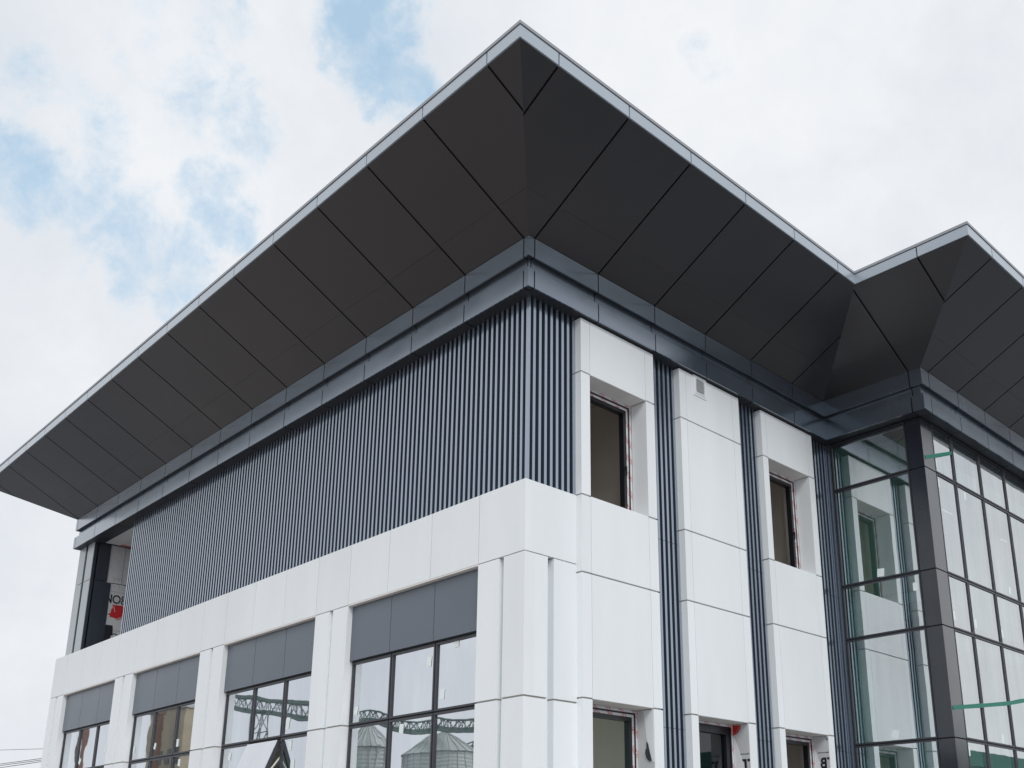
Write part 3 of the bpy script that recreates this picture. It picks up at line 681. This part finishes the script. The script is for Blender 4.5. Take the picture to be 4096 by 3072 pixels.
# ------------------------------------------------------------------ yard across the street, seen in the panes
def silo(cx, cy, r, ze, za, label):
    s = empty('grain_silo', (cx, cy, 0), label, 'silo', 'grain silos mirrored in the strip windows'); n = 48
    b = MB(); prof = []; z = .6
    while z < ze: prof.append(z); z += .22
    prof.append(ze)
    vs = []; fs = []
    for i, z in enumerate(prof):
        rr = r + (.03 if i % 2 else 0)
        vs += [(cx + rr * math.cos(2 * math.pi * k / n), cy + rr * math.sin(2 * math.pi * k / n), z) for k in range(n)]
    for i in range(len(prof) - 1):
        for k in range(n): fs.append((i * n + k, i * n + (k + 1) % n, (i + 1) * n + (k + 1) % n, (i + 1) * n + k))
    b.add(vs, fs)
    for k in range(0, n, 2):
        a = 2 * math.pi * k / n; b.tube([(cx + (r + .06) * math.cos(a), cy + (r + .06) * math.sin(a), .6), (cx + (r + .06) * math.cos(a), cy + (r + .06) * math.sin(a), ze)], .05, 4)
    b.build('body', M_silo, s)
    c = MB(); vs = [(cx + (r + .25) * math.cos(2 * math.pi * k / n), cy + (r + .25) * math.sin(2 * math.pi * k / n), ze - .05) for k in range(n)] + [(cx + .5 * math.cos(2 * math.pi * k / n), cy + .5 * math.sin(2 * math.pi * k / n), za) for k in range(n)]
    c.add(vs, [(k, (k + 1) % n, n + (k + 1) % n, n + k) for k in range(n)] + [tuple(range(n, 2 * n))])
    for k in range(0, n, 2):
        a = 2 * math.pi * k / n; c.tube([(cx + (r + .25) * math.cos(a), cy + (r + .25) * math.sin(a), ze), (cx + .5 * math.cos(a), cy + .5 * math.sin(a), za + .05)], .05, 4)
    c.tube([(cx, cy, za), (cx, cy, za + .6)], .55, 12); c.build('roof', M_silo, s)
silo(-93.8, -60, 1.95, 14.8, 17.0, 'narrow ribbed grain silo mirrored in the strip window nearest the corner pier')
silo(-79.5, -60, 4.4, 13.0, 15.4, 'wide ribbed grain silo mirrored in the right panes of the nearest strip window')
def gantry(p0, p1, h, w_, label, n=16, lid=False):
    p0, p1 = Vector(p0), Vector(p1); g_ = empty('conveyor_gantry', (p0.x, p0.y, 0), label, 'gantry', 'steel gantries mirrored in the strip windows')
    m = MB()
    for dy in (-w_ / 2, w_ / 2):
        for z_, rr in ((0, .14), (h, .10)): m.tube([(p0.x, p0.y + dy, p0.z + z_), (p1.x, p1.y + dy, p1.z + z_)], rr, 6)
        for k in range(n):
            a, b = p0.lerp(p1, k / n), p0.lerp(p1, (k + 1) / n); z0, z1 = (0, h) if k % 2 else (h, 0)
            m.tube([(a.x, a.y + dy, a.z + z0), (b.x, b.y + dy, b.z + z1)], .07, 5); m.tube([(a.x, a.y + dy, a.z), (a.x, a.y + dy, a.z + h)], .06, 5)
    m.build('truss', M_gantry, g_)
    for up in ((0, h - .1) if lid else (0,)):
        m = MB(); vs = []; a, b = p0, p1
        for q in (a, b):
            for dy, dz in ((-w_ / 2, -.15), (w_ / 2, -.15), (w_ / 2, .5), (-w_ / 2, .5)): vs.append((q.x, q.y + dy, q.z + dz + up))
        m.add(vs, [(0, 1, 5, 4), (1, 2, 6, 5), (2, 3, 7, 6), (3, 0, 4, 7), (0, 3, 2, 1), (4, 5, 6, 7)]); m.build('trough' if not up else 'cover', M_gantry, g_)
    return g_
gantry((-101, -58, 18.2), (-66, -58, 13.9), 1.35, .7, 'long conveyor gantry above the silos mirrored in the nearest strip window', 26)
gantry((-134, -60, 23.9), (-104, -60, 18.9), 1.9, .7, 'higher conveyor gantry mirrored across the second strip window', 16, True)
gantry((-92, -70, 13.5), (-68, -70, 16.5), 1.0, 1.4, 'low rear conveyor gantry behind the wide silo', 20)
tw = empty('trestle_tower', (-120.8, -60, 0), 'open lattice trestle tower under the higher gantry', 'trestle tower')
m = MB(); H0 = 22
for sx in (-1, 1):
    for sy in (-1, 1): m.tube([(-120.8 + sx * 1.5, -60 + sy * .6, .6), (-120.8 + sx * 1.5, -60 + sy * .6, H0)], .11, 6)
for k in range(7):
    z0, z1 = .6 + k * 3.05, .6 + (k + 1) * 3.05
    for sy in (-1, 1):
        m.tube([(-122.3, -60 + sy * .6, z0), (-119.3, -60 + sy * .6, z1)], .07, 5); m.tube([(-119.3, -60 + sy * .6, z0), (-122.3, -60 + sy * .6, z1)], .07, 5); m.tube([(-122.3, -60 + sy * .6, z1), (-119.3, -60 + sy * .6, z1)], .08, 5)
m.build('lattice', M_gantry, tw)
def chimney(x, y, w_, zt, label):
    m = MB(); m.prism([(x - w_, y - w_), (x + w_, y - w_), (x + w_, y + w_), (x - w_, y + w_)], .6, zt); m.box(x - w_ - .15, x + w_ + .15, y - w_ - .15, y + w_ + .15, zt, zt + .5)
    tag(m.build('brick_chimney', M_brick), label, 'chimney', 'brick chimneys mirrored in the far strip windows')
chimney(-154.3, -60, .38, 24.6, 'square brick chimney mirrored in the third strip window')
chimney(-188, -60, .5, 31, 'taller square brick chimney mirrored in the farthest strip window')
yb_ = empty('ochre_mill', (-149, -66, 0), 'ochre rendered mill building mirrored in the third strip window', 'building')
m = MB(); m.box(-163, -150, -65, -62, .6, 25.9); m.build('wall', M_yellow, yb_)
m = MB(); m.box(-163.3, -149.7, -65.3, -61.7, 25.9, 26.4); m.build('roof', M_silo, yb_)
for k in range(4):
    for j in range(3):
        m = MB(); m.box(-161.5 + k * 3, -160 + k * 3, -61.98, -61.9, 6 + j * 5.5, 8.5 + j * 5.5); m.build('window', M_frame, yb_)
sh = empty('green_shed', (47, 104, 0), 'low shed with dark green roof edge mirrored at the bottom of the wing front', 'shed')
m = MB(); m.box(42, 60, 80, 150, .6, 11.6); m.build('wall', M_conc, sh); m = MB(); m.box(41.5, 60.5, 79.5, 150.5, 11.6, 13.2); m.build('roof', M_greens, sh)
